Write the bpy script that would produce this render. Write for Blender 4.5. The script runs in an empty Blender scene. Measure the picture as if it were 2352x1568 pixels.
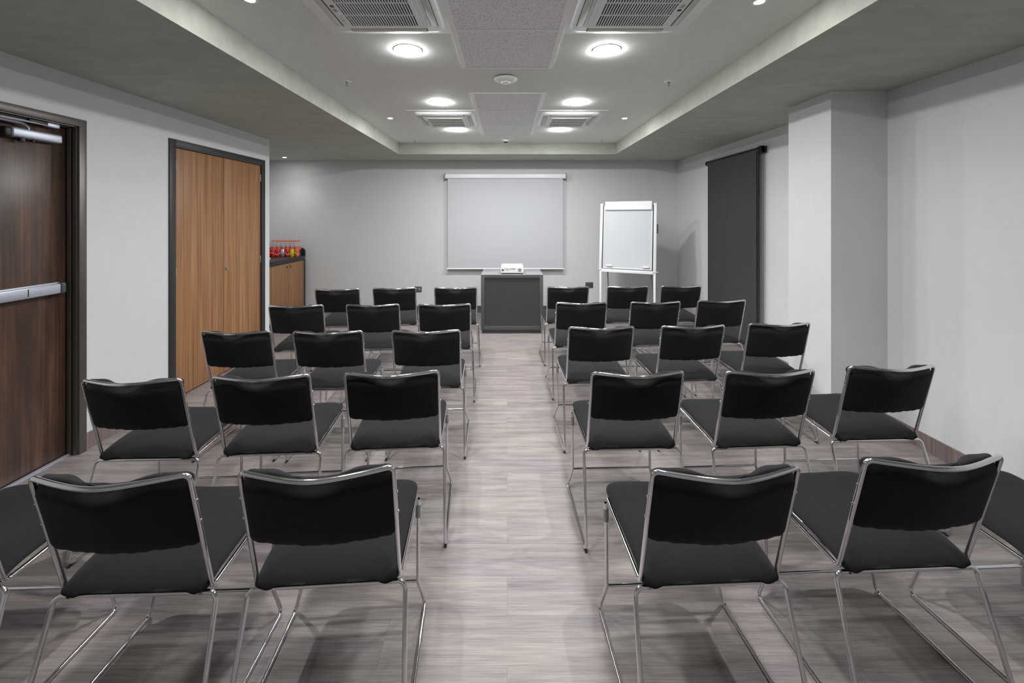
import bpy, bmesh, math, random
from mathutils import Vector, Matrix
random.seed(7)
S = bpy.context.scene
COL = S.collection

# ------------------------------------------------------------------ camera, world, exposure
cam_d = bpy.data.cameras.new('camera'); cam = bpy.data.objects.new('camera', cam_d); COL.objects.link(cam)
cam.location = (0, 0, 1.55); cam.rotation_euler = (math.radians(90), 0, 0)
cam_d.sensor_width = 36; cam_d.lens = 955 / 2352 * 36
cam_d.shift_x = 11 / 2352; cam_d.shift_y = -284 / 2352
cam_d.clip_start = 0.02
S.camera = cam
w = bpy.data.worlds.new('world'); S.world = w; w.use_nodes = True
w.node_tree.nodes['Background'].inputs[0].default_value = (0.5, 0.5, 0.5, 1)
w.node_tree.nodes['Background'].inputs[1].default_value = 0.02
S.view_settings.view_transform = 'Standard'; S.view_settings.look = 'None'
S.view_settings.exposure = -0.1; S.view_settings.gamma = 1; S.view_settings.use_curve_mapping = False
LAMP = 285.0       # radiance of the ceiling lamps' diffusers
SPOT = 400.0       # radiance of the small spotlights

# ------------------------------------------------------------------ room dimensions (metres)
XL, XR = -2.82, 2.79          # side walls
YB, YF = -2.0, 6.81           # wall behind the camera, far wall
XA, YA = -3.90, 4.93          # alcove beyond the closet wall
ZS, ZC = 2.477, 2.64          # soffit, raised ceiling
TX, TY0, TY1 = 1.58, -1.4, 6.06

# ------------------------------------------------------------------ materials
def new_mat(name):
    m = bpy.data.materials.new(name); m.use_nodes = True
    nt = m.node_tree; b = nt.nodes['Principled BSDF']
    return m, nt, b
def lin(c):
    return tuple((v / 255 / 12.92 if v / 255 <= .04045 else ((v / 255 + .055) / 1.055) ** 2.4) for v in c) + (1,)
def plain(name, rgb, rough=.5, metal=0, spec=.5):
    m, nt, b = new_mat(name)
    b.inputs['Base Color'].default_value = lin(rgb); b.inputs['Roughness'].default_value = rough
    b.inputs['Metallic'].default_value = metal; b.inputs['Specular IOR Level'].default_value = spec
    return m
def N(nt, t, **kw):
    n = nt.nodes.new(t)
    for k, v in kw.items():
        if k in n.inputs.keys(): n.inputs[k].default_value = v
        else: setattr(n, k, v)
    return n
def coords(nt, scale, kind='Object'):
    t = N(nt, 'ShaderNodeTexCoord'); mp = N(nt, 'ShaderNodeMapping'); mp.inputs['Scale'].default_value = scale
    nt.links.new(t.outputs[kind], mp.inputs[0]); return mp.outputs[0]
def ramp(nt, fac, stops):
    r = N(nt, 'ShaderNodeValToRGB'); e = r.color_ramp.elements
    while len(e) < len(stops): e.new(.5)
    for i, (p, c) in enumerate(stops): e[i].position = p; e[i].color = c if len(c) == 4 else lin(c)
    nt.links.new(fac, r.inputs[0]); return r.outputs[0]
def mixc(nt, a, b, fac, mode='MIX'):
    m = N(nt, 'ShaderNodeMix'); m.data_type = 'RGBA'; m.blend_type = mode
    for s, v in ((6, a), (7, b), (0, fac)):
        if hasattr(v, 'links') or hasattr(v, 'is_output'): nt.links.new(v, m.inputs[s])
        else: m.inputs[s].default_value = v
    return m.outputs[2]
def noise(nt, vec, scale, detail=4, rough=.55):
    n = N(nt, 'ShaderNodeTexNoise'); n.inputs['Scale'].default_value = scale; n.inputs['Detail'].default_value = detail
    n.inputs['Roughness'].default_value = rough; nt.links.new(vec, n.inputs['Vector']); return n.outputs[0]
def bump(nt, b, h, strength, dist=.002):
    n = N(nt, 'ShaderNodeBump'); n.inputs['Strength'].default_value = strength; n.inputs['Distance'].default_value = dist
    nt.links.new(h, n.inputs['Height']); nt.links.new(n.outputs[0], b.inputs['Normal'])

def paint(name, c, var=.05, rough=.75, scale=(6, 6, 2.2)):
    m, nt, b = new_mat(name)
    v = coords(nt, scale); n = noise(nt, v, 2.2, 5, .6)
    a = [max(0, x - 255 * var * .5) for x in c]; d = [min(255, x + 255 * var * .5) for x in c]
    nt.links.new(ramp(nt, n, [(.3, a), (.7, d)]), b.inputs['Base Color'])
    b.inputs['Roughness'].default_value = rough; b.inputs['Specular IOR Level'].default_value = .25
    v2 = coords(nt, (1, 1, 1)); bump(nt, b, noise(nt, v2, 180, 3), .06, .001)
    return m
M = {}
M['wall'] = paint('wall_paint', (219, 220, 220), .012)
M['ceil'] = paint('ceiling_paint', (236, 238, 232), .02)
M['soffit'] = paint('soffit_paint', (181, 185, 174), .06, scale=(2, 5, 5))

def floor_mat():
    m, nt, b = new_mat('floor_planks')
    v = coords(nt, (1, 1, 1))
    br = N(nt, 'ShaderNodeTexBrick'); br.offset = .37; br.squash = 1
    for k, x in (('Scale', 1), ('Mortar Size', .0009), ('Mortar Smooth', .2), ('Brick Width', 1.22), ('Row Height', .18)): br.inputs[k].default_value = x
    br.inputs['Color1'].default_value = (.15, .15, .15, 1); br.inputs['Color2'].default_value = (.85, .85, .85, 1); br.inputs['Mortar'].default_value = (.5, .5, .5, 1)
    nt.links.new(v, br.inputs['Vector'])
    # each plank gets its own slice of the grain
    add = N(nt, 'ShaderNodeVectorMath'); add.operation = 'MULTIPLY_ADD'
    add.inputs[1].default_value = (7, 3, 11); nt.links.new(br.outputs['Color'], add.inputs[0]); nt.links.new(v, add.inputs[2])
    def mp(s):
        q = N(nt, 'ShaderNodeMapping'); q.inputs['Scale'].default_value = s; nt.links.new(add.outputs[0], q.inputs[0]); return q.outputs[0]
    g1 = noise(nt, mp((1.3, 17, 1)), 1.6, 6, .62)
    g2 = noise(nt, mp((5, 130, 1)), 1.5, 4, .6)
    g3 = noise(nt, mp((.9, 5, 1)), 1.2, 3, .5)
    c = ramp(nt, g1, [(.28, (78, 67, 70)), (.43, (120, 109, 109)), (.56, (153, 144, 140)), (.74, (180, 173, 166))])
    c = mixc(nt, c, ramp(nt, g2, [(.33, (78, 70, 70)), (.67, (176, 169, 164))]), .40)
    c = mixc(nt, c, ramp(nt, g3, [(.35, (113, 102, 112)), (.65, (157, 149, 137))]), .28)
    c = mixc(nt, c, ramp(nt, br.outputs['Color'], [(.1, (128, 117, 117)), (.9, (156, 147, 142))]), .16)
    sm = N(nt, 'ShaderNodeMath'); sm.operation = 'MULTIPLY'; sm.inputs[1].default_value = .4; nt.links.new(br.outputs['Fac'], sm.inputs[0])
    c = mixc(nt, c, lin((92, 80, 78)), sm.outputs[0])
    nt.links.new(c, b.inputs['Base Color'])
    b.inputs['Roughness'].default_value = .42; b.inputs['Specular IOR Level'].default_value = .42
    bump(nt, b, g2, .10, .001)
    return m
M['floor'] = floor_mat()

def wood(name, dark, mid, light, rough=.45, stretch=28, cloud=0, cloudc=(40, 28, 24), spec=.4):
    m, nt, b = new_mat(name)
    v = coords(nt, (stretch, stretch, .55)); v2 = coords(nt, (stretch * 5, stretch * 5, 1.1)); v3 = coords(nt, (5, 5, .9))
    g = noise(nt, v, 1.3, 5, .6); h = noise(nt, v2, 1.2, 3, .5)
    c = ramp(nt, g, [(.3, dark), (.5, mid), (.7, light)])
    c = mixc(nt, c, ramp(nt, h, [(.38, dark), (.62, light)]), .38)
    if cloud:
        k = noise(nt, v3, 1.5, 5, .65)
        f = ramp(nt, k, [(.36, (0, 0, 0, 1)), (.62, (cloud,) * 3 + (1,))])
        c = mixc(nt, c, lin(cloudc), f)
    nt.links.new(c, b.inputs['Base Color'])
    b.inputs['Roughness'].default_value = rough; b.inputs['Specular IOR Level'].default_value = spec
    return m
M['oak'] = wood('closet_wood', (122, 82, 52), (160, 114, 77), (186, 141, 100))
M['cred_wood'] = wood('credenza_wood', (128, 87, 56), (160, 115, 79), (186, 142, 104))
M['walnut'] = wood('dark_walnut', (64, 47, 38), (92, 69, 55), (118, 88, 68), .3, 20, .75, (58, 46, 42), .5)
M['skirt'] = wood('baseboard_wood', (104, 90, 88), (126, 111, 108), (146, 131, 127), .5, 14)

def fabric(name, c, ribs=True):
    m, nt, b = new_mat(name)
    v = coords(nt, (1, 1, 1))
    wv = N(nt, 'ShaderNodeTexWave'); wv.bands_direction = 'X'; wv.inputs['Scale'].default_value = 95; wv.inputs['Distortion'].default_value = .6
    wv.inputs['Detail'].default_value = 1.5; nt.links.new(v, wv.inputs['Vector'])
    n = noise(nt, v, 420, 2)
    col = ramp(nt, n, [(.3, [x * .8 for x in c]), (.7, [x * 1.2 for x in c])])
    col = mixc(nt, col, ramp(nt, wv.outputs[0], [(.0, [x * .82 for x in c]), (1, [x * 1.14 for x in c])]), .5)
    nt.links.new(col, b.inputs['Base Color'])
    b.inputs['Roughness'].default_value = .9; b.inputs['Specular IOR Level'].default_value = .12
    b.inputs['Sheen Weight'].default_value = .06; b.inputs['Sheen Roughness'].default_value = .5
    bump(nt, b, wv.outputs[0], .25, .0008)
    return m
M['fabric'] = fabric('black_rib_fabric', (35, 35, 36))
M['chrome'] = plain('chrome', (232, 233, 236), .07, 1)
M['steel'] = plain('brushed_steel', (196, 199, 205), .33, 1)
M['alu'] = plain('satin_aluminium', (203, 208, 220), .38, .55)
M['black'] = plain('black_laminate', (44, 46, 47), .45)
M['frame_black'] = plain('black_frame', (50, 51, 51), .45)
M['dark_plastic'] = plain('dark_plastic', (30, 30, 31), .4)
M['void'] = plain('dark_recess', (10, 10, 10), .9)
M['rail_white'] = plain('rail_white', (252, 252, 250), .4)
M['casing'] = plain('bronze_casing', (104, 98, 94), .35, .55)
M['charcoal'] = plain('charcoal_laminate', (78, 80, 81), .45)
M['charcoal_top_lit'] = plain('charcoal_top_lit', (152, 153, 154), .2)  # lectern top: light and screen reflection put into a paler grey than the front
M['charcoal_panel'] = plain('charcoal_panel', (58, 59, 61), .6)
M['white'] = plain('white_plastic', (244, 245, 244), .35)
M['white_matte'] = plain('white_board', (212, 215, 218), .4)
M['offwhite'] = plain('offwhite_paint', (240, 241, 239), .6)
M['louver'] = plain('warm_white_plastic', (212, 213, 204), .5)
M['screen'] = plain('screen_fabric', (203, 205, 208), .8)
M['easel_white'] = plain('easel_white', (243, 244, 246), .35)
M['grey'] = plain('grey_plastic', (150, 151, 152), .45)
M['blind'] = paint('blind_fabric', (66, 67, 70), .02, .85)
M['red'] = plain('red_can', (218, 42, 38), .3, 0)
M['canalu'] = plain('can_silver', (206, 208, 212), .3, .8)
M['yellow'] = plain('yellow_can', (228, 214, 24), .35)
M['orangecan'] = plain('orange_can', (236, 120, 44), .35)
M['orange'] = plain('orange_plastic', (240, 112, 62), .4)
M['navy'] = plain('navy_label', (52, 60, 84), .4)
M['paper'] = plain('paper', (240, 240, 236), .8)
m, nt, b = new_mat('clear_bottle'); M['clear'] = m
b.inputs['Base Color'].default_value = (.95, .97, 1, 1); b.inputs['Roughness'].default_value = .06; b.inputs['IOR'].default_value = 1.2
b.inputs['Transmission Weight'].default_value = .8
def emit(name, c, s):
    m, nt, b = new_mat(name); b.inputs['Base Color'].default_value = (.8, .8, .8, 1)
    b.inputs['Emission Color'].default_value = c; b.inputs['Emission Strength'].default_value = s; return m
M['lamp'] = emit('lamp_diffuser', (.985, 1, 1.02, 1), LAMP)
M['lamp_far'] = emit('lamp_diffuser_bright', (.985, 1, 1.02, 1), LAMP * 1.55)
M['spot'] = emit('spot_lens', (1, .985, .96, 1), SPOT)
M['ring'] = emit('status_ring', (.75, .88, 1, 1), .35)
def tile_mat():
    m, nt, b = new_mat('mineral_tile'); v = coords(nt, (1, 1, 1))
    vo = N(nt, 'ShaderNodeTexVoronoi'); vo.inputs['Scale'].default_value = 100; vo.inputs['Randomness'].default_value = 1; nt.links.new(v, vo.inputs['Vector'])
    n = noise(nt, v, 55, 3)
    f = N(nt, 'ShaderNodeMath'); f.operation = 'MULTIPLY_ADD'; f.inputs[1].default_value = -.34; nt.links.new(n, f.inputs[0]); nt.links.new(vo.outputs['Distance'], f.inputs[2])
    c = ramp(nt, f.outputs[0], [(.02, (116, 116, 116)), (.075, (246, 247, 247))])
    nt.links.new(c, b.inputs['Base Color']); b.inputs['Roughness'].default_value = .9
    bump(nt, b, noise(nt, v, 150, 3), .3, .002)
    return m
M['tile'] = tile_mat()

# ------------------------------------------------------------------ mesh helpers
def fillet(pts, rad, seg=6):
    pts = [Vector(p) for p in pts]; out = [pts[0]]
    for i in range(1, len(pts) - 1):
        r = rad[i] if isinstance(rad, (list, tuple)) else rad
        p, a, c = pts[i], pts[i - 1], pts[i + 1]
        u, v = (a - p).normalized(), (c - p).normalized(); ang = u.angle(v)
        if r <= 0 or ang > math.pi - .03: out.append(p); continue
        t = min(r / math.tan(ang / 2), .49 * (a - p).length, .49 * (c - p).length); r = t * math.tan(ang / 2)
        cen = p + (u + v).normalized() * (r / math.sin(ang / 2)); s, e = p + u * t - cen, p + v * t - cen
        tot = s.angle(e)
        for k in range(seg + 1):
            q = k / seg
            out.append(cen + (s * math.sin((1 - q) * tot) + e * math.sin(q * tot)) / math.sin(tot))
    out.append(pts[-1]); return out
class MB:
    def __init__(s): s.bm = bmesh.new()
    def box(s, x0, x1, y0, y1, z0, z1, bev=0, seg=2, rot=None):
        r = bmesh.ops.create_cube(s.bm, size=1); vs = r['verts']
        for v in vs: v.co = Vector(((x0 + x1) / 2 + v.co.x * (x1 - x0), (y0 + y1) / 2 + v.co.y * (y1 - y0), (z0 + z1) / 2 + v.co.z * (z1 - z0)))
        if bev:
            es = list({e for v in vs for e in v.link_edges})
            r = bmesh.ops.bevel(s.bm, geom=es, offset=bev, segments=seg, affect='EDGES', profile=.5); vs = list({v for f in r['faces'] for v in f.verts} | {v for v in vs if v.is_valid})
        if rot is not None: bmesh.ops.transform(s.bm, matrix=rot, verts=[v for v in vs if v.is_valid])
        return s
    def tube(s, pts, r, seg=10, closed=False, cap=True):
        pts = [Vector(p) for p in pts]; n = len(pts); rings = []
        t0 = (pts[1] - pts[0]).normalized(); up = Vector((0, 0, 1)) if abs(t0.z) < .9 else Vector((1, 0, 0))
        nrm = (up - t0 * up.dot(t0)).normalized()
        for i, p in enumerate(pts):
            a = pts[i - 1] if i or closed else pts[0]; c = pts[(i + 1) % n] if i < n - 1 or closed else pts[-1]
            t = (c - a).normalized(); nrm = (nrm - t * nrm.dot(t)).normalized(); bi = t.cross(nrm)
            rr = r[i] if isinstance(r, (list, tuple)) else r
            rings.append([s.bm.verts.new(p + (nrm * math.cos(q) + bi * math.sin(q)) * rr) for q in [2 * math.pi * k / seg for k in range(seg)]])
        for i in range(n if closed else n - 1):
            A, B = rings[i], rings[(i + 1) % n]
            for k in range(seg): s.bm.faces.new((A[k], A[(k + 1) % seg], B[(k + 1) % seg], B[k]))
        if cap and not closed: s.bm.faces.new(rings[0][::-1]); s.bm.faces.new(rings[-1])
        return s
    def cyl(s, p0, p1, r, seg=16): return s.tube([p0, p1], r, seg)
    def lathe(s, prof, cx=0, cy=0, cz=0, seg=32):
        rings = []
        for r, z in prof:
            if r < 1e-6: rings.append([s.bm.verts.new((cx, cy, cz + z))])
            else: rings.append([s.bm.verts.new((cx + r * math.cos(2 * math.pi * k / seg), cy + r * math.sin(2 * math.pi * k / seg), cz + z)) for k in range(seg)])
        for A, B in zip(rings, rings[1:]):
            for k in range(seg):
                q = (k + 1) % seg
                if len(A) == 1 and len(B) == 1: continue
                if len(A) == 1: s.bm.faces.new((A[0], B[q], B[k]))
                elif len(B) == 1: s.bm.faces.new((A[k], A[q], B[0]))
                else: s.bm.faces.new((A[k], A[q], B[q], B[k]))
        return s
    def prism(s, outline, axis, a0, a1, bev=0):
        # outline in the two other axes, extruded along axis from a0 to a1
        def P(u, v, a): return {'x': (a, u, v), 'y': (u, a, v), 'z': (u, v, a)}[axis]
        A = [s.bm.verts.new(P(u, v, a0)) for u, v in outline]; B = [s.bm.verts.new(P(u, v, a1)) for u, v in outline]
        fs = [s.bm.faces.new(A), s.bm.faces.new(B[::-1])]; n = len(A)
        for i in range(n): s.bm.faces.new((A[i], B[i], B[(i + 1) % n], A[(i + 1) % n]))
        if bev:
            es = list({e for f in fs for e in f.edges}); bmesh.ops.bevel(s.bm, geom=es, offset=bev, segments=2, affect='EDGES')
        return s
    def build(s, name, mat, parent=None, smooth=True, angle=35, mtx=None):
        bmesh.ops.recalc_face_normals(s.bm, faces=s.bm.faces[:])
        if mtx is not None: bmesh.ops.transform(s.bm, matrix=mtx, verts=s.bm.verts[:])
        me = bpy.data.meshes.new(name)
        if smooth:
            for f in s.bm.faces: f.smooth = True
            lim = math.radians(angle)
            for e in s.bm.edges:
                if len(e.link_faces) == 2 and e.calc_face_angle(0) > lim: e.smooth = False
        s.bm.to_mesh(me); s.bm.free(); me.materials.append(M[mat])
        o = bpy.data.objects.new(name, me); COL.objects.link(o)
        if parent: o.parent = parent
        return o
def tag(o, label, cat, group=None):
    o['label'] = label; o['category'] = cat
    if group: o['group'] = group
    return o
def thing(name, label, cat, loc=(0, 0, 0), rz=0, group=None):
    o = bpy.data.objects.new(name, None); COL.objects.link(o); o.location = loc; o.rotation_euler = (0, 0, rz); o.empty_display_size = .1
    return tag(o, label, cat, group)
def struct(o): o['kind'] = 'structure'; return o
def dup(root, loc, rz=0, label=None):
    r = root.copy(); COL.objects.link(r); r.location = loc; r.rotation_euler = (0, 0, rz)
    if label: r['label'] = label
    for ch in list(root.children):
        c = ch.copy(); COL.objects.link(c); c.parent = r
        for g in ch.children:
            d = g.copy(); COL.objects.link(d); d.parent = c
    return r
def rrect(w, h, r, n=6):
    out = []
    for cx, cy, a in ((w / 2 - r, h / 2 - r, 0), (-w / 2 + r, h / 2 - r, 90), (-w / 2 + r, -h / 2 + r, 180), (w / 2 - r, -h / 2 + r, 270)):
        for k in range(n + 1):
            t = math.radians(a + 90 * k / n); out.append((cx + r * math.cos(t), cy + r * math.sin(t)))
    return out
def text_mesh(name, body, size, mat, parent, mtx, extrude=.0006):
    cu = bpy.data.curves.new(name, 'FONT'); cu.body = body; cu.size = size; cu.extrude = extrude; cu.align_x = 'CENTER'; cu.align_y = 'CENTER'
    o = bpy.data.objects.new(name + '_src', cu); COL.objects.link(o)
    dg = bpy.context.evaluated_depsgraph_get(); me = bpy.data.meshes.new_from_object(o.evaluated_get(dg))
    bpy.data.objects.remove(o); bpy.data.curves.remove(cu)
    me.transform(mtx); me.materials.clear(); me.materials.append(M[mat])
    q = bpy.data.objects.new(name, me); COL.objects.link(q); q.parent = parent; return q

# ------------------------------------------------------------------ room shell
T = .15
struct(MB().box(XA - .3, XR + .3, YB - .3, YF + .3, -.12, 0).build('floor', 'floor', smooth=False))
DY0, DY1, DZ = 1.74, 2.768, 2.195      # exit door opening
CY0, CY1, CZ = 3.46, 4.826, 2.215      # closet opening
b_ = MB()
b_.box(XL - T, XL, YB, DY0, 0, ZS).box(XL - T, XL, DY0, DY1, DZ, ZS).box(XL - T, XL, DY1, CY0, 0, ZS)
b_.box(XL - T, XL, CY0, CY1, CZ, ZS).box(XL - T, XL, CY1, YA, 0, ZS).box(XA - T, XL - T, YA - T, YA, 0, ZS)
struct(b_.build('wall_left', 'wall', smooth=False))
struct(MB().box(XA - T, XA, YA, YF, 0, ZS).build('wall_alcove', 'wall', smooth=False))
struct(MB().box(XA - T, XR + T, YF, YF + T, 0, ZS).build('wall_back', 'wall', smooth=False))
struct(MB().box(XR, XR + T, YB, YF, 0, ZS).build('wall_right', 'wall', smooth=False))
struct(MB().box(XA - T, XR + T, YB - T, YB, 0, ZS).build('wall_front', 'wall', smooth=False))
PX, PY0, PY1 = 2.375, 3.05, 3.51
struct(MB().box(PX, XR, PY0, PY1, 0, ZS).build('wall_pillar', 'wall', smooth=False))
ceil = struct(MB().box(-TX - .02, TX + .02, TY0 - .02, TY1 + .02, ZC, ZC + .1).build('ceiling', 'ceil', smooth=False))
b_ = MB()
b_.box(XA - T, -TX, YB - T, YF + T, ZS, ZC).box(TX, XR + T, YB - T, YF + T, ZS, ZC).box(-TX, TX, TY1, YF + T, ZS, ZC).box(-TX, TX, YB - T, TY0, ZS, ZC)
b_.build('soffit', 'soffit', ceil, smooth=False)
# baseboards
BH, BT = .11, .012
def skirt(name, *boxes):
    b = MB()
    for x0, x1, y0, y1 in boxes: b.box(x0, x1, y0, y1, 0, BH)
    struct(b.build(name, 'skirt', smooth=False))
skirt('baseboard_left', (XL, XL + BT, YB, DY0 - .05), (XL, XL + BT, DY1 + .001, CY0 - .001), (XL, XL + BT, CY1 + .001, YA))
M['skirt_dark'] = plain('dark_baseboard', (84, 86, 88), .5)
struct(MB().box(XA, XR, YF - BT, YF, 0, BH).build('baseboard_back', 'skirt_dark', smooth=False))
skirt('baseboard_right', (XR - BT, XR, YB, PY0 - BT), (XR - BT, XR, PY1, YF - BT))
skirt('baseboard_pillar', (PX - BT, PX, PY0 - BT, PY1), (PX, XR - BT, PY0 - BT, PY0))

# ------------------------------------------------------------------ exit door (left)
d1 = bpy.data.objects.new('door_1', None); COL.objects.link(d1); d1.location = (XL, 2.25, 0); struct(d1)
d1['label'] = 'dark walnut exit door with push bar in a bronze metal casing'; inv = Matrix.Translation((-XL, -2.25, 0))
b_ = MB()
FW = .048
# casing: flat outer face and stepped stops, on both jambs and the head
for (y0, y1) in ((DY1 - FW, DY1), (DY0, DY0 + FW)): b_.box(XL - .148, XL + .022, y0, y1, 0, DZ, .002)
b_.box(XL - .148, XL + .022, DY0 + FW, DY1 - FW, DZ - FW, DZ, .002)
b_.build('door_frame', 'casing', d1, mtx=inv)
b_ = MB()
for k, (xa, xb, d) in enumerate(((XL - .016, XL + .004, .006), (XL - .048, XL - .028, .012))):
    b_.box(xa, xb, DY1 - FW - d, DY1 - FW, 0, DZ - FW); b_.box(xa, xb, DY0 + FW, DY0 + FW + d, 0, DZ - FW); b_.box(xa, xb, DY0 + FW + d, DY1 - FW - d, DZ - FW - d, DZ - FW)
b_.build('door_stop', 'casing', d1, mtx=inv)
b_ = MB(); b_.box(XL - .027, XL - .017, DY1 - FW - .005, DY1 - FW, 0, DZ - FW).box(XL - .06, XL - .049, DY1 - FW - .008, DY1 - FW, 0, DZ - FW)
b_.box(XL - .027, XL - .017, DY0 + FW, DY1 - FW, DZ - FW - .005, DZ - FW)
b_.build('gasket', 'void', d1, mtx=inv)
LX = XL - .062
leaf = MB().box(LX - .045, LX, DY0 + FW + .004, DY1 - FW - .004, .012, DZ - FW - .004, .002).build('door_leaf', 'walnut', d1, mtx=inv)
MB().box(XL - .058, XL - .03, DY0 + FW, DY1 - FW, 0, .010, .002).build('threshold', 'alu', d1, mtx=inv)
MB().box(LX - .09, LX - .05, DY0 + FW, DY1 - FW, .008, DZ - FW).build('door_backing', 'void', d1, mtx=inv)
# push bar
pb = MB().box(LX + .008, LX + .052, 1.80, 2.638, 1.072, 1.134, .006).box(LX, LX + .02, 1.80, 2.66, 1.066, 1.14, .003).build('push_bar', 'alu', d1, mtx=inv)
MB().box(LX + .0522, LX + .056, 1.80, 2.452, 1.082, 1.126, .0015).build('push_pad', 'alu', pb, mtx=inv)
MB().box(LX + .0522, LX + .0535, 2.453, 2.459, 1.082, 1.126).build('gap_strip', 'void', pb, mtx=inv)
b_ = MB()
for z in (1.078, 1.1285): b_.box(LX + .0518, LX + .0526, 2.46, 2.63, z - .0012, z + .0012)
b_.build('seam_line', 'grey', pb, mtx=inv)
MB().box(LX + .004, LX + .054, 2.640, 2.672, 1.069, 1.137, .01, 3).build('end_cap', 'charcoal', pb, mtx=inv)
# closer
cl = MB().box(LX + .002, LX + .062, 2.375, 2.642, 2.018, 2.072, .012, 3).build('door_closer', 'alu', d1, mtx=inv)
MB().box(LX, LX + .058, 2.34, 2.376, 2.012, 2.07, .012, 3).build('end_cap', 'dark_plastic', cl, mtx=inv)
MB().cyl((LX + .032, 2.44, 1.998), (LX + .032, 2.44, 2.02), .017).cyl((LX + .032, 2.50, 2.005), (LX + .032, 2.50, 2.02), .009).build('spindle', 'dark_plastic', cl, mtx=inv)
MB().tube([(LX + .032, 2.475, 2.07), (LX + .032, 2.475, 2.085), (LX + .034, 2.455, 2.10), (LX + .036, 2.43, 2.105), (LX + .05, 1.98, 2.105)], .008, 8).build('lower_arm', 'steel', cl, mtx=inv)
MB().tube([(LX + .052, 2.0, 2.118), (LX + .046, 2.42, 2.121), (LX + .04, 2.575, 2.12)], [.007, .007, .004], 8).build('upper_arm', 'alu', cl, mtx=inv)
MB().box(LX + .018, LX + .05, 2.565, 2.635, 2.112, 2.14, .006).build('arm_shoe', 'alu', cl, mtx=inv)
MB().box(LX + .014, LX + .045, 2.47, 2.566, 2.122, 2.146, .004).build('shoe_bracket', 'dark_plastic', cl, mtx=inv)

# ------------------------------------------------------------------ closet (left)
d2 = bpy.data.objects.new('door_2', None); COL.objects.link(d2); d2.location = (XL, 4.14, 0); struct(d2)
d2['label'] = 'two leaf wood grain closet door in a black frame'; inv = Matrix.Translation((-XL, -4.14, 0))
W = .066
b_ = MB(); b_.box(XL - .08, XL + .012, CY0, CY0 + W, 0, CZ, .0015).box(XL - .08, XL + .012, CY1 - W, CY1, 0, CZ, .0015).box(XL - .08, XL + .012, CY0 + W, CY1 - W, CZ - W, CZ, .0015)
b_.build('door_frame', 'frame_black', d2, mtx=inv)
MB().box(XL - .09, XL - .035, CY0 + W, CY1 - W, .0, CZ - W).build('closet_backing', 'void', d2, mtx=inv)
ym = 4.143
lf = [MB().box(XL - .028, XL - .006, y0, y1, .012, CZ - W - .003, .0015).build('door_leaf', 'oak', d2, mtx=inv) for y0, y1 in ((CY0 + W + .003, ym - .003), (ym + .003, CY1 - W - .003))]
lk = MB().cyl((XL - .008, 4.185, 1.045), (XL + .006, 4.185, 1.045), .017, 20).build('lock', 'steel', lf[1], mtx=inv)
MB().cyl((XL + .004, 4.185, 1.045), (XL + .007, 4.185, 1.045), .007, 12).build('keyhole', 'dark_plastic', lf[1], mtx=inv)
for i, y in ((0, CY0 + W + .008), (1, CY1 - W - .008)):
    for z in (2.005, 1.075, .2): MB().box(XL - .007, XL + .004, y - .009, y + .009, z - .042, z + .042, .002).build('hinge', 'steel', lf[i], mtx=inv)

# ------------------------------------------------------------------ ceiling grid tiles
TW = .60
tiles = []
def ctile(y0, y1, label):
    o = MB().box(-.30, .30, y0 + .006, y1 - .006, ZC - .004, ZC + .004, .002).build('ceiling_tile', 'tile', smooth=False)
    tag(o, label, 'ceiling tile', 'speckled ceiling tiles'); tiles.append(o)
ctile(1.80, 2.405, 'speckled mineral ceiling tile between the two nearer air conditioners')
ctile(2.405, 3.005, 'speckled ceiling tile just beyond the nearer air conditioners, between the largest lamps')
ctile(3.63, 4.235, 'grey ceiling tile in the far strip, just before the far air conditioners')
ctile(4.235, 4.855, 'grey ceiling tile between the two far air conditioners')
ctile(4.855, 5.46, 'grey ceiling tile farthest from the camera, between the farthest lamps')
b_ = MB()
for a, z in ((1.78, 3.015), (3.62, 5.47)):
    for s in (-1, 1): b_.box(s * .311 - .014, s * .311 + .014, a, z, ZC - .008, ZC)
for y in (1.79, 2.405, 3.008, 3.626, 4.235, 4.855, 5.463): b_.box(-.297, .297, y - .007, y + .007, ZC - .0075, ZC)
b_.build('tile_rails', 'rail_white', ceil, smooth=False)

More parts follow.
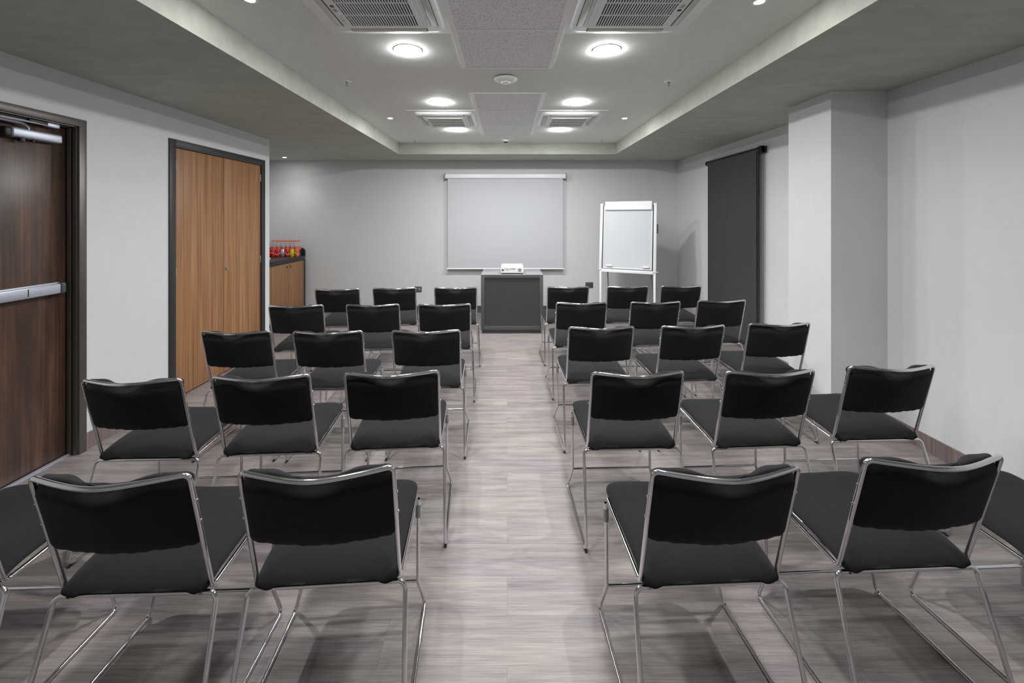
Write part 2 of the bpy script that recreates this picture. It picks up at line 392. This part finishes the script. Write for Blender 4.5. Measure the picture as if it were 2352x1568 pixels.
# ------------------------------------------------------------------ air conditioner cassettes
def ac_marks(t):
    # round badge, two letters and the receiver strip on the outer rail, read from below
    x = -.2085
    Zm = Matrix.Translation((x, .021, -.0405)) @ Matrix.Rotation(math.radians(90), 4, 'Z') @ Matrix.Rotation(math.pi, 4, 'X')
    MB().cyl((x, -.02, -.0412), (x, -.02, -.0399), .0115, 20).build('round_badge', 'charcoal', t)
    text_mesh('lettering', 'LG', .026, 'charcoal', t, Zm)
    st = MB().box(x - .011, x + .011, .078, .172, -.0415, -.0399, .0006).build('receiver_strip', 'offwhite', t)
    b = MB()
    for k, y in enumerate((.095, .11, .127, .145, .16)): b.cyl((x, y, -.0420), (x, y, -.0412), .0045 if k == 2 else .002, 10)
    b.build('indicator', 'charcoal', st)
def make_ac(label, loc):
    t = thing('ceiling_cassette', label, 'air conditioner', loc, 0, 'ceiling cassette air conditioners')
    MB().box(-.365, .365, -.365, .365, -.006, 0, .002).build('cover_plate', 'offwhite', t)
    b = MB()
    o1, o2, o3 = rrect(.62, .62, .055, 8), rrect(.60, .60, .05, 8), rrect(.56, .56, .04, 8)
    bm = b.bm; R = [[bm.verts.new((x, y, z)) for x, y in o] for o, z in ((o1, -.006), (o1, -.012), (o2, -.026), (o3, -.030))]
    for A, B in zip(R, R[1:]):
        for k in range(len(A)): q = (k + 1) % len(A); bm.faces.new((A[k], A[q], B[q], B[k]))
    bm.faces.new(R[-1])
    body = b.build('body', 'white', t, angle=50)
    gr = MB().prism(rrect(.45, .45, .012, 4), 'z', -.040, -.029, .002).build('grille_panel', 'white', t)
    MB().box(-.182, .182, -.182, .182, -.0405, -.0396).build('grille_recess', 'void', gr, smooth=False)
    b = MB(); n = 27
    for k in range(n + 1):
        x = -.182 + .364 * k / n; b.box(x - .0031, x + .0031, -.184, .184, -.0455, -.0395)
    for k in range(4):
        y = -.184 + .368 * k / 3; b.box(-.185, .185, y - .0035, y + .0035, -.0465, -.0395)
    b.build('grille', 'white', gr, smooth=False)
    b = MB()
    for s in (-1, 1): b.box(s * .19 - .0055, s * .19 + .0055, -.195, .195, -.0445, -.0395); b.box(-.195, .195, s * .19 - .0055, s * .19 + .0055, -.0445, -.0395)
    b.build('grille_frame', 'white', gr, smooth=False)
    for k in range(4):
        R_ = Matrix.Rotation(k * math.pi / 2, 4, 'Z')
        sl = MB().box(.2405, .281, -.214, .214, -.0309, -.0296).build('air_slot', 'void', t, mtx=R_, smooth=False)
        MB().box(.243, .2785, -.210, .210, -.035, -.0310, .002).build('louver', 'louver', sl, mtx=R_)
    ac_marks(t)
    return t
ac = [make_ac('nearer ceiling cassette air conditioner on the left, cut by the top edge', (-.662, 2.085, ZC)) ]
ac.append(dup(ac[0], (.662, 2.085, ZC), math.pi, 'nearer ceiling cassette air conditioner on the right, cut by the top edge'))
ac.append(dup(ac[0], (-.662, 4.57, ZC), 0, 'far ceiling cassette air conditioner on the left, below a round lamp'))
ac.append(dup(ac[0], (.662, 4.57, ZC), math.pi, 'far ceiling cassette air conditioner on the right, below a round lamp'))

# ------------------------------------------------------------------ lamps
def make_lamp(label, loc, glow='lamp'):
    t = thing('ceiling_downlight', label, 'ceiling lamp', loc, 0, 'round ceiling downlights')
    MB().lathe([(.083, 0), (.083, -.003), (.089, -.003), (.091, -.001), (.091, 0)]).build('trim_ring', 'white', t)
    MB().lathe([(0, -.0125), (.045, -.012), (.068, -.0105), (.078, -.0075), (.0820, -.0035), (.0828, -.001)]).build('diffuser', glow, t, angle=60)
    return t
big = [((-.645, 2.70), 'largest round downlight on the left, beyond the nearer left air conditioner'), ((.645, 2.70), 'largest round downlight on the right, beyond the nearer right air conditioner'),
       ((-.635, 3.93), 'round downlight just before the far left air conditioner'), ((.655, 3.93), 'round downlight just before the far right air conditioner'),
       ((-.63, 5.155), 'round downlight beyond the far left air conditioner'), ((.655, 5.155), 'round downlight beyond the far right air conditioner'),
       ((-.645, 1.46), 'round downlight out of view above the left front row'), ((.645, 1.46), 'round downlight out of view above the right front row')]
L0 = None
for (x, y), lab in big:
    if L0 is None: L0 = make_lamp(lab, (x, y, ZC))
    elif y > 5: make_lamp(lab, (x, y, ZC), 'lamp_far')
    else: dup(L0, (x, y, ZC), 0, lab)
def make_spot(label, loc):
    t = thing('small_spotlight', label, 'spotlight', loc, 0, 'small ceiling spotlights')
    MB().lathe([(.024, 0), (.024, -.004), (.036, -.004), (.039, -.001), (.039, 0)], seg=24).build('trim_ring', 'white', t)
    MB().lathe([(0, -.005), (.015, -.0045), (.0235, -.002), (.0238, 0)], seg=24).build('lens', 'spot', t, angle=60)
    return t
sp = [((-1.285, 2.075, ZC), 'small spotlight at the top edge of the photo, left'), ((1.27, 2.095, ZC), 'small spotlight at the top edge of the photo, right'),
      ((-1.28, 4.545, ZC), 'small spotlight on the raised ceiling left of the far left air conditioner'), ((1.284, 4.55, ZC), 'small spotlight on the raised ceiling right of the far right air conditioner'),
      ((-3.41, 6.37, ZS), 'small spotlight on the low ceiling above the drinks cabinet')]
S0 = None
for loc, lab in sp:
    S0 = make_spot(lab, loc) if S0 is None else (dup(S0, loc, 0, lab) and S0)
# the beams of the four spotlights on the raised ceiling
for (bx, by, bz), _ in sp[:4]:
    ld = bpy.data.lights.new('spot_beam', 'SPOT'); ld.energy = 85; ld.spot_size = math.radians(92); ld.spot_blend = .75; ld.shadow_soft_size = .022; ld.color = (.99, 1, 1)
    lo = bpy.data.objects.new('spot_beam', ld); COL.objects.link(lo); lo.location = (bx, by, bz - .014)
# beam of the alcove spotlight
ld = bpy.data.lights.new('alcove_beam', 'SPOT'); ld.energy = 14; ld.spot_size = math.radians(115); ld.spot_blend = .9; ld.shadow_soft_size = .03; ld.color = (.99, 1, 1)
lo = bpy.data.objects.new('alcove_beam', ld); COL.objects.link(lo); lo.location = (-3.41, 6.37, ZS - .012)

# ------------------------------------------------------------------ small ceiling devices
t = thing('access_point', 'round white wireless access point dome on the ceiling centre', 'wireless access point', (-.012, 3.24, ZC))
MB().lathe([(.075, 0), (.075, -.006), (0, -.006)], seg=40).build('mount', 'void', t)
MB().lathe([(0, -.038), (.03, -.0375), (.05, -.034), (.07, -.027), (.088, -.017), (.092, -.011), (.088, -.006), (0, -.006)], seg=48).build('dome', 'white', t, angle=70)
MB().tube([(.033 * math.cos(2 * math.pi * k / 32), .033 * math.sin(2 * math.pi * k / 32), -.0372) for k in range(32)], .0032, 8, closed=True).build('status_ring', 'ring', t)
def make_sprinkler(label, loc):
    t = thing('sprinkler', label, 'sprinkler', loc, 0, 'ceiling sprinklers')
    MB().lathe([(.037, 0), (.036, -.004), (.02, -.007), (.012, -.004), (0, -.004)], seg=28).build('escutcheon', 'white', t)
    MB().lathe([(.008, -.004), (.008, -.014), (.005, -.016), (.004, -.034), (0, -.034)], seg=14).build('stem', 'grey', t)
    MB().lathe([(0, -.034), (.014, -.034), (.015, -.036), (0, -.038)], seg=18).build('deflector', 'steel', t)
    return t
s0 = make_sprinkler('sprinkler on the raised ceiling near the left tray edge, nearer one', (-1.285, 3.33, ZC))
dup(s0, (1.295, 3.33, ZC), 0, 'sprinkler on the raised ceiling near the right tray edge, nearer one')
dup(s0, (-1.285, 5.78, ZC), 0, 'small far sprinkler near the left back corner of the raised ceiling')
dup(s0, (1.315, 5.78, ZC), 0, 'small far sprinkler near the right back corner of the raised ceiling')
t = thing('smoke_detector', 'round smoke detector at the far end of the raised ceiling', 'smoke detector', (-.02, 5.76, ZC))
MB().lathe([(.068, 0), (.068, -.008), (.05, -.02), (0, -.02)], seg=32).build('base', 'white', t)
MB().lathe([(.036, -.02), (.034, -.034), (.03, -.038), (0, -.038)], seg=28).build('sensor_head', 'white', t)
MB().lathe([(.03, -.038), (.028, -.046), (0, -.046)], seg=20).build('sensor_vent', 'void', t)

# ------------------------------------------------------------------ projection screen on the back wall
t = thing('projection_screen', 'white pull-down projection screen on the back wall', 'projection screen', (-.03, YF, 0))
cs = MB().prism(rrect(.066, .078, .018, 5), 'x', -.972, .972, .002).build('screen_case', 'white', t, mtx=Matrix.Translation((0, -.075, 2.222)))
for s in (-1, 1):
    MB().box(s * .978 - .008, s * .978 + .008, -.118, -.001, 2.172, 2.272, .004).build('end_bracket', 'grey', t)
MB().box(-.932, .932, -.080, -.076, .735, 2.20).build('screen_sheet', 'screen', t)
MB().tube([(-.955, -.078, .725), (.955, -.078, .725)], .011, 12).build('bottom_bar', 'white', t)

# ------------------------------------------------------------------ lectern cabinet and projector
t = thing('lectern_cabinet', 'charcoal grey cabinet in the centre carrying the white projector', 'cabinet', (.065, 5.565, 0))
hw, dp, ht = .416, .61, .79
b_ = MB(); b_.box(-hw, hw, 0, dp, ht - .004, ht, .001); b_.build('top', 'charcoal_top_lit', t)
b_ = MB(); b_.box(-hw, -hw + .046, 0, dp, .045, ht - .0045, .0015).box(hw - .046, hw, 0, dp, .045, ht - .0045, .0015)
b_.box(-hw + .046, hw - .046, 0, dp, ht - .05, ht - .0045, .0015).box(-hw + .046, hw - .046, 0, dp, .045, .10, .0015); b_.build('carcass', 'charcoal', t)
MB().box(-hw + .046, hw - .046, .012, .03, .10, ht - .05).build('front_panel', 'charcoal_panel', t)
MB().box(-hw + .015, hw - .03, .025, dp - .02, 0, .045).build('plinth', 'charcoal', t)
t = thing('projector', 'small white projector on top of the charcoal cabinet', 'projector', (.068, 5.60, .79))
tilt = Matrix.Translation((0, 0, .014)) @ Matrix.Rotation(math.radians(5), 4, 'X')
MB().prism([(-.152, .018), (-.146, 0), (.146, 0), (.152, .018), (.152, .066), (.14, .083), (-.14, .083), (-.152, .066)], 'y', .0, .245, .008).build('housing', 'white', t, mtx=tilt, angle=30)
b_ = MB(); b_.box(-.138, -.118, -.0015, .002, .032, .054)
for x in (-.095, -.078, -.06, -.03, -.018, .0, .012, .022, .034): b_.box(x - .004, x + .004, -.0015, .002, .054, .062)
for x in (-.108, -.068, -.054): b_.box(x - .004, x + .004, -.0015, .002, .037, .043)
b_.build('port', 'void', t, mtx=tilt, smooth=False)
MB().cyl((.1, -.0015, .042), (.1, .002, .042), .024, 24).build('speaker_grille', 'grey', t, mtx=tilt)
MB().box(.04, .13, .06, .2, .0828, .085, .001).build('top_panel', 'offwhite', t, mtx=tilt)
for x in (-.135, .135): MB().lathe([(0, 0), (.011, 0), (.011, .01), (.007, .011), (.007, .02), (0, .02)], x, .02, 0, 14).build('foot', 'dark_plastic', t)
MB().lathe([(0, 0), (.011, 0), (.009, .036), (0, .036)], 0, .225, 0, 14).build('front_foot', 'dark_plastic', t)
MB().cyl((-.07, .244, .045), (-.07, .256, .045), .03, 24).build('lens', 'dark_plastic', t, mtx=tilt)

# ------------------------------------------------------------------ flip chart easel
t = thing('flipchart_easel', 'white flip chart easel in the right back corner', 'flip chart', (1.71, 5.95, 0), math.atan2(-.36, .712))
EW = .80; lean = Matrix.Translation((0, 0, .78)) @ Matrix.Rotation(math.radians(-6), 4, 'X') @ Matrix.Translation((0, 0, -.78))
for s in (-1, 1):
    MB().box(s * (EW / 2 - .02) - .020, s * (EW / 2 - .02) + .020, -.012, .018, .785, 1.765, .003).build('upright', 'easel_white', t, mtx=lean)
    MB().box(s * (EW / 2 - .022) - .015, s * (EW / 2 - .022) + .015, -.002, .024, .0, .80, .003).build('leg', 'easel_white', t, mtx=Matrix.Translation((0, -.0, 0)))
    MB().tube([(s * .30, .05, 1.15), (s * .33, .36, .012)], .011, 10).build('rear_leg', 'grey', t)
    MB().cyl((s * .40, 0, .795), (s * .425, 0, .795), .006, 12).lathe([(0, 0)], 0, 0, 0).build('knob_stem', 'steel', t)
MB().box(-EW / 2 + .04, EW / 2 - .04, -.016, .02, .76, .805, .003).build('cross_rail', 'easel_white', t, mtx=lean)
MB().box(-EW / 2 + .04, EW / 2 - .04, .004, .012, .81, 1.735).build('backing', 'charcoal', t, mtx=lean)
fr = MB()
for s in (-1, 1): fr.box(s * .338 - .006, s * .338 + .006, -.012, .003, .822, 1.73, .001)
fr.box(-.344, .344, -.012, .003, .815, .828, .001)
fr.build('board_frame', 'easel_white', t, mtx=lean)
MB().box(-.332, .332, -.006, .003, .828, 1.70).build('board', 'white_matte', t, mtx=lean)
MB().prism([(-.038, 1.672), (-.03, 1.664), (-.016, 1.664), (-.012, 1.78), (-.016, 1.79), (-.03, 1.79)], 'x', -.325, .335, .003).build('paper_clamp', 'white', t, mtx=lean)
b_ = MB()
for x in (-.25, .265): b_.box(x - .045, x + .045, -.03, -.008, .842, .868, .006)
b_.build('pad_holder', 'easel_white', t, mtx=lean)
MB().prism([(.402, 1.33), (.418, 1.34), (.418, 1.46), (.402, 1.47)], 'y', -.012, .016, .003).build('pen_clip', 'dark_plastic', t, mtx=lean)

# ------------------------------------------------------------------ wall sockets
for x0, x1, z0, z1, lab in ((-1.525, -1.40, .335, .425, 'dark wall socket plate left of the cabinet, low on the back wall'), (1.28, 1.405, .405, .495, 'dark wall socket plate beside the flip chart, low on the back wall')):
    t = thing('wall_socket', lab, 'socket', ((x0 + x1) / 2, YF, (z0 + z1) / 2), 0, 'back wall sockets')
    MB().box(-.0625, .0625, -.012, 0, -.045, .045, .004).build('cover_plate', 'charcoal', t)
    b_ = MB()
    for dx, dz in ((.028, .012), (.028, -.01), (-.02, .012)): b_.box(dx - .01, dx + .01, -.0135, -.0115, dz - .004, dz + .004)
    b_.build('outlet', 'white' if x0 < 0 else 'dark_plastic', t)

# ------------------------------------------------------------------ roller blind on the right wall
t = thing('roller_blind', 'tall charcoal roller blind hanging on the right wall', 'roller blind', (XR, 5.05, 0))
y0, y1, xb, zt = -.57, .58, -.062, 2.285
MB().tube([(xb, y0, zt), (xb, y1 + .02, zt)], .03, 20).build('roller', 'dark_plastic', t)
MB().cyl((xb, y0 - .018, zt), (xb, y0 + .005, zt), .04, 20).box(xb, 0, y0 - .018, y0 - .012, zt - .035, zt + .04, .003).build('end_bracket', 'dark_plastic', t)
MB().cyl((xb, y1 + .02, zt), (xb, y1 + .028, zt), .034, 20).box(xb, 0, y1 + .022, y1 + .028, zt - .03, zt + .03, .002).build('end_bracket', 'dark_plastic', t)
MB().box(xb - .027, xb - .0245, y0 + .03, y1 - .03, .14, zt - .005).build('blind_sheet', 'blind', t)
MB().tube([(xb - .0255, y0 + .02, .13), (xb - .0255, y1 - .02, .13)], .012, 12).build('bottom_bar', 'dark_plastic', t)
MB().tube([(xb - .034, y0 - .004, zt), (xb - .034, y0 - .004, .42), (xb - .01, y0 - .004, .40), (xb + .03, y0 - .004, .42), (xb + .034, y0 - .004, zt)], .0025, 6).build('pull_chain', 'dark_plastic', t)

# ------------------------------------------------------------------ drinks cabinet in the alcove
cx0, cx1, cy0, cy1 = XA + .03, -3.27, 5.29, 6.745
t = thing('drinks_cabinet', 'wood fronted cabinet with black worktop holding drinks, left alcove', 'cabinet', ((cx0 + cx1) / 2, (cy0 + cy1) / 2, 0))
inv = Matrix.Translation((-(cx0 + cx1) / 2, -(cy0 + cy1) / 2, 0))
MB().box(cx0, cx1 - .022, cy0, cy1, .08, .872).build('carcass', 'black', t, mtx=inv)
MB().box(cx0, cx1 - .05, cy0 + .01, cy1 - .01, 0, .08).build('plinth', 'black', t, mtx=inv)
for a, z, hy in ((5.31, 5.768, None), (5.772, 6.228, 6.178), (6.232, 6.69, 6.282)):
    dr = MB().box(cx1 - .022, cx1 - .002, a, z, .09, .868, .0015).build('cabinet_door', 'cred_wood', t, mtx=inv)
    if hy:
        MB().cyl((cx1 - .004, hy, .815), (cx1 - .0008, hy, .815), .016, 20).build('finger_hole', 'void', dr, mtx=inv)
        if hy > 6.2: MB().cyl((cx1 - .004, 6.245, .525), (cx1 + .006, 6.245, .525), .01, 16).build('lock', 'steel', dr, mtx=inv)
MB().box(cx1 - .022, cx1 - .002, 6.694, cy1, .09, .868, .0015).build('end_stile', 'black', t, mtx=inv)
MB().box(cx0, cx1 + .004, cy0, cy1, .872, .94, .006, 3).build('worktop', 'black', t, mtx=inv)
r = .055; oc = [(cx0, .9405), (cx1, .9405)] + [(cx1 - r + r * math.cos(a), 1.063 - r + r * math.sin(a)) for a in [math.radians(90 * k / 8) for k in range(9)]] + [(cx0, 1.063)]
up = thing('worktop_upstand', 'black rounded end panel rising behind the drinks on the alcove worktop', 'panel', t.location)
MB().prism(oc, 'y', cy1 - .03, cy1, .002).build('upstand_panel', 'black', up, mtx=inv)
MB().box(cx1 - .006, cx1 + .008, cy1 - .035, cy1 - .002, .885, .925, .004).build('corner_cap', 'grey', t, mtx=inv)

def make_bottle(label, loc, name='water_bottle'):
    t = thing(name, label, 'bottle', loc, 0, 'drink bottles on the worktop')
    MB().lathe([(0, .002), (.028, 0), (.0315, .006), (.0315, .07), (.030, .075), (.0315, .08), (.0315, .15), (.028, .175), (.016, .205), (.0125, .215), (.0125, .228), (0, .228)], seg=24).build('bottle_body', 'clear', t, angle=50)
    MB().lathe([(0, .25), (.014, .25), (.0155, .247), (.0155, .229), (0, .229)], seg=18).build('cap', 'orange', t)
    MB().lathe([(.0321, .1), (.0323, .101), (.0323, .146), (.0321, .147)], seg=24).build('upper_label', 'orange', t)
    MB().lathe([(.0321, .012), (.0323, .013), (.0323, .098), (.0321, .099)], seg=24).build('lower_label', 'navy', t)
    return t
B0 = None
yr = 6.665
xs = [-3.338 - .0705 * k for k in range(7)]
names = ['rightmost', 'second from the right', 'third from the right', 'fourth from the right', 'fifth from the right', 'sixth from the right', 'leftmost']
for k, x in enumerate(xs):
    lab = f'orange capped water bottle, {names[k]} back row by the upstand'
    B0 = make_bottle(lab, (x, yr, .94)) if B0 is None else (dup(B0, (x, yr, .94), 0, lab) and B0)
for k, x in enumerate([q for q in xs[:-1]]):
    dup(B0, (x + .002, yr - .068, .94), 0, f'orange capped water bottle, {names[k]} second row')
def make_can(label, loc, mat):
    t = thing('drink_can', label, 'can', loc, 0, 'drink cans on the worktop')
    MB().lathe([(0, .004), (.022, .004), (.025, 0), (.033, .01), (.033, .105), (.027, .118)], seg=24).build('can_body', mat, t, angle=50)
    MB().lathe([(.027, .118), (.028, .122), (.0255, .122), (.025, .118), (0, .118)], seg=24).build('lid', 'canalu', t)
    MB().box(-.008, .008, -.012, .01, .119, .1215, .001).build('pull_tab', 'canalu', t)
    MB().tube([(.0332 * math.cos(2 * math.pi * k / 24), .0332 * math.sin(2 * math.pi * k / 24), .05 + .018 * math.sin(2 * math.pi * k / 12 + loc[0] * 40)) for k in range(24)], .0028, 6, closed=True).build('wave_band', 'paper', t)
    return t
cans = [('red', 'red drink can at the left end of the can row'), ('red', 'second red drink can from the left'), ('red', 'third red drink can from the left'), ('canalu', 'silver drink can beside the red cans'),
        ('red', 'single red drink can between silver and yellow cans'), ('yellow', 'bright yellow drink can'), ('orangecan', 'orange drink can at the right end of the can row')]
for k, (mt, lab) in enumerate(cans): make_can(lab, (-3.715 + .0675 * k, 6.47 + .012 * k, .94), mt)
t = tag(MB().prism(rrect(.12, .12, .01), 'z', 0, .02, .003).build('napkin_stack', 'paper'), 'white paper napkin stack on the black worktop before the cans', 'napkins'); t.location = (-3.55, 6.08, .94)

# ------------------------------------------------------------------ chairs
HWI = .2165
def bow(s, amt, k=HWI, e=.34):
    a = abs(s) / k; return -amt * (1 - (math.sqrt(a * a + e * e) - e) / (math.sqrt(1 + e * e) - e))
def pillow(outline_r, w, d, tp, bt, segs=72, rings=14, n=3.2):
    """closed cushion: rounded rectangle outline, domed top and bottom; returns bmesh with local x,y,z"""
    rr = []
    base = []
    rf, rb = outline_r if isinstance(outline_r, tuple) else (outline_r, outline_r)
    for cx, cy, a, r in ((1, 1, 0, rf), (-1, 1, 90, rf), (-1, -1, 180, rb), (1, -1, 270, rb)):
        for k in range(10):
            t = math.radians(a + 10 * k); base.append((cx * (w / 2 - r) + r * math.cos(t), cy * (d / 2 - r) + r * math.sin(t)))
    dense = []
    for i, p in enumerate(base):
        nx = base[(i + 1) % len(base)]; m = max(1, int(math.hypot(nx[0] - p[0], nx[1] - p[1]) / .009))
        dense += [(p[0] + (nx[0] - p[0]) * k / m, p[1] + (nx[1] - p[1]) * k / m) for k in range(m)]
    base = dense
    bm = bmesh.new()
    def ring(q, sgn):
        h = (tp if sgn > 0 else bt) * (1 - q ** n) ** (1 / 2.2)
        return [bm.verts.new((x * q, y * q, sgn * h)) for x, y in base]
    qs = [math.sin(math.pi / 2 * (k / rings)) for k in range(1, rings + 1)]
    top = [ring(q, 1) for q in qs[:-1]]; edge = [bm.verts.new((x, y, 0)) for x, y in base]; bot = [ring(q, -1) for q in qs[:-1]]
    ct = bm.verts.new((0, 0, tp)); cb = bm.verts.new((0, 0, -bt))
    chain = top + [edge] + bot[::-1]; L = len(base)
    for k in range(L): bm.faces.new((ct, top[0][k], top[0][(k + 1) % L])); bm.faces.new((cb, bot[0][(k + 1) % L], bot[0][k]))
    for A, B in zip(chain, chain[1:]):
        for k in range(L): q = (k + 1) % L; bm.faces.new((A[k], B[k], B[q], A[q]))
    return bm
def make_chair(label):
    t = thing('stacking_chair', label, 'chair', (0, 0, 0), 0, 'audience chairs')
    R = .0074
    # back frame: seat rails, uprights and the bowed top bar in one bent tube
    path = [(HWI, .355, .436), (HWI, 0, .418), (HWI, -.098, .822)]; rad = [0, .018, .034]
    for k in range(2, 23):
        s = HWI * (1 - 2 * k / 24)
        path.append((s, -.098 + bow(s, .052), .822 - .004 * (1 - (s / HWI) ** 2))); rad.append(0)
    path += [(-HWI, -.098, .822), (-HWI, 0, .418), (-HWI, .355, .436)]; rad += [.034, .018, 0]
    bf = MB().tube(fillet(path, rad), R, 12).build('back_frame', 'chrome', t, angle=60)
    for s in (-1, 1):
        for z in (.735, .665):
            y = -.098 * (z - .418) / .404
            MB().lathe([(0, .0105), (.004, .0095), (.0055, .006), (.0055, 0)], seg=10).build('rivet', 'chrome', bf, mtx=Matrix.Translation((s * HWI, y, z)) @ Matrix.Rotation(s * math.pi / 2, 4, 'Y'))
        lg = fillet([(s * .19, -.012, .412), (s * .238, -.012, .412), (s * .252, -.135, R), (s * .252, .352, R), (s * .2245, .338, .106), (s * .2245, .350, .425)], [0, .026, .03, .022, .05, 0])
        lo_ = MB().tube(lg, R, 12).build('leg', 'chrome', t, angle=60)
        MB().cyl((s * .252, -.128, -.0), (s * .252, -.098, .0), .0062, 10).build('foot_glide', 'dark_plastic', lo_)
        MB().cyl((s * .2245, .3478, .355), (s * .2245, .3493, .405), .0105, 12).build('bumper', 'grey', lo_)
    MB().tube([(-.2, -.012, .412), (.2, -.012, .412)], R, 12).build('rear_crossbar', 'chrome', t, angle=60)
    MB().tube([(-.2245, .338, .108), (.2245, .338, .108)], .0062, 12).build('front_stretcher', 'chrome', t, angle=60)
    # seat cushion
    bm = pillow((.085, .014), .434, .46, .036, .016)
    for v in bm.verts:
        x, y, z = v.co; yy = y + .205; u = yy
        zz = .444 + z + .018 * math.sin(max(0, min(1, u / .42)) * math.pi / 2) - .014 * max(0, (.08 - u) / .10) ** 2 - .022 * max(0, (u - .36) / .075) ** 2
        zz -= .008 * (1 - min(1, abs(x) / .2) ** 2) * (1 if z > 0 else 0)
        zz -= .012 * math.exp(-((abs(x) - .178) / .022) ** 2) * max(0, (.07 - u) / .095) ** 2
        x *= 1 + .022 * max(0, u) / .43
        v.co = (x, yy, zz)
    b = MB(); b.bm.free(); b.bm = bm; b.build('seat', 'fabric', t, angle=80)
    # backrest cushion, wrapped onto the bowed frame
    bm = pillow(.024, .430, .238, .034, .017, rings=14, n=6)
    for v in bm.verts:
        s, q, n = v.co                       # lateral, along the upright, thickness (positive = towards the sitter)
        a = abs(s) / HWI
        hump = math.exp(-((a - .56) / .22) ** 2)
        mid = math.exp(-(s / .062) ** 2)
        up = max(0, q / .12)
        th = n * (.45 + .62 * hump + .35 * min(1, a) ** 2) if n > 0 else n
        zc = .700 + q + (.007 * hump - .018 * mid) * up ** 2
        zc -= (.003 * (1 - a * a)) * max(0, -q / .12) ** 2
        yl = -.098 * (zc - .418) / .404
        am = .052 - .026 * (.822 - zc) / .24
        tuck = .024 * mid * up ** 2.2 if n <= 0 else .006 * mid * up ** 2
        crease = .0035 * math.exp(-((abs(s) - .07 - .02 * (1 - up)) / .012) ** 2) * up ** 2 if n <= 0 else 0
        edge = .0011 * math.sin(s * 71 + 1.1) * max(0, -q / .12) ** 4 + .0012 * math.sin(s * 150) * max(0, -q / .12) ** 4
        fw = max(0, min(1, (q - .066) / .044)); fw = .021 * fw * fw * (3 - 2 * fw)
        v.co = (s, yl + bow(s, am) + th + fw + tuck - crease, zc + edge)
    b = MB(); b.bm.free(); b.bm = bm; b.build('backrest', 'fabric', t, angle=80)
    return t
P = {
 'farthest row': [(-1.744, 4.342, 5), (-1.177, 4.409, 3.5), (-.544, 4.436, 3.4), (.640, 4.485, 2), (1.275, 4.506, 3.4), (1.853, 4.534, 3.6)],
 'second row from the back wall': [(-1.763, 3.553, 4.2), (-1.133, 3.588, 2.6), (-.535, 3.602, 3.2), (.636, 3.670, 2.4), (1.279, 3.698, 4.2), (1.882, 3.760, 5)],
 'middle row': [(-1.741, 2.763, 1), (-1.154, 2.766, 2), (-.528, 2.787, 2.1), (.625, 2.873, 2.2), (1.249, 2.904, 4), (1.874, 2.966, 3.6)],
 'second nearest row': [(-1.696, 1.972, 1.5), (-1.142, 2.016, 3.4), (-.551, 2.062, 4.0), (.613, 2.060, 2.1), (1.247, 2.077, 3.4), (1.888, 2.141, 2.4)],
 'nearest row': [(-1.78, 1.285, 2), (-1.123, 1.271, 2.0), (-.557, 1.302, 3.8), (.631, 1.304, 2.7), (1.292, 1.360, 2.8), (1.925, 1.375, 2.8)]}
POS = ['outermost seat left of the aisle', 'middle seat left of the aisle', 'aisle seat left of the aisle', 'aisle seat right of the aisle', 'middle seat right of the aisle', 'outermost seat right of the aisle']
C0 = None
for row, lst in P.items():
    for k, (x, y, a) in enumerate(lst):
        lab = f'black padded chrome chair, {row}, {POS[k]}'
        if C0 is None:
            C0 = make_chair(lab); C0.location = (x, y, 0); C0.rotation_euler = (0, 0, math.radians(a))
        else: dup(C0, (x, y, 0), math.radians(a), lab)
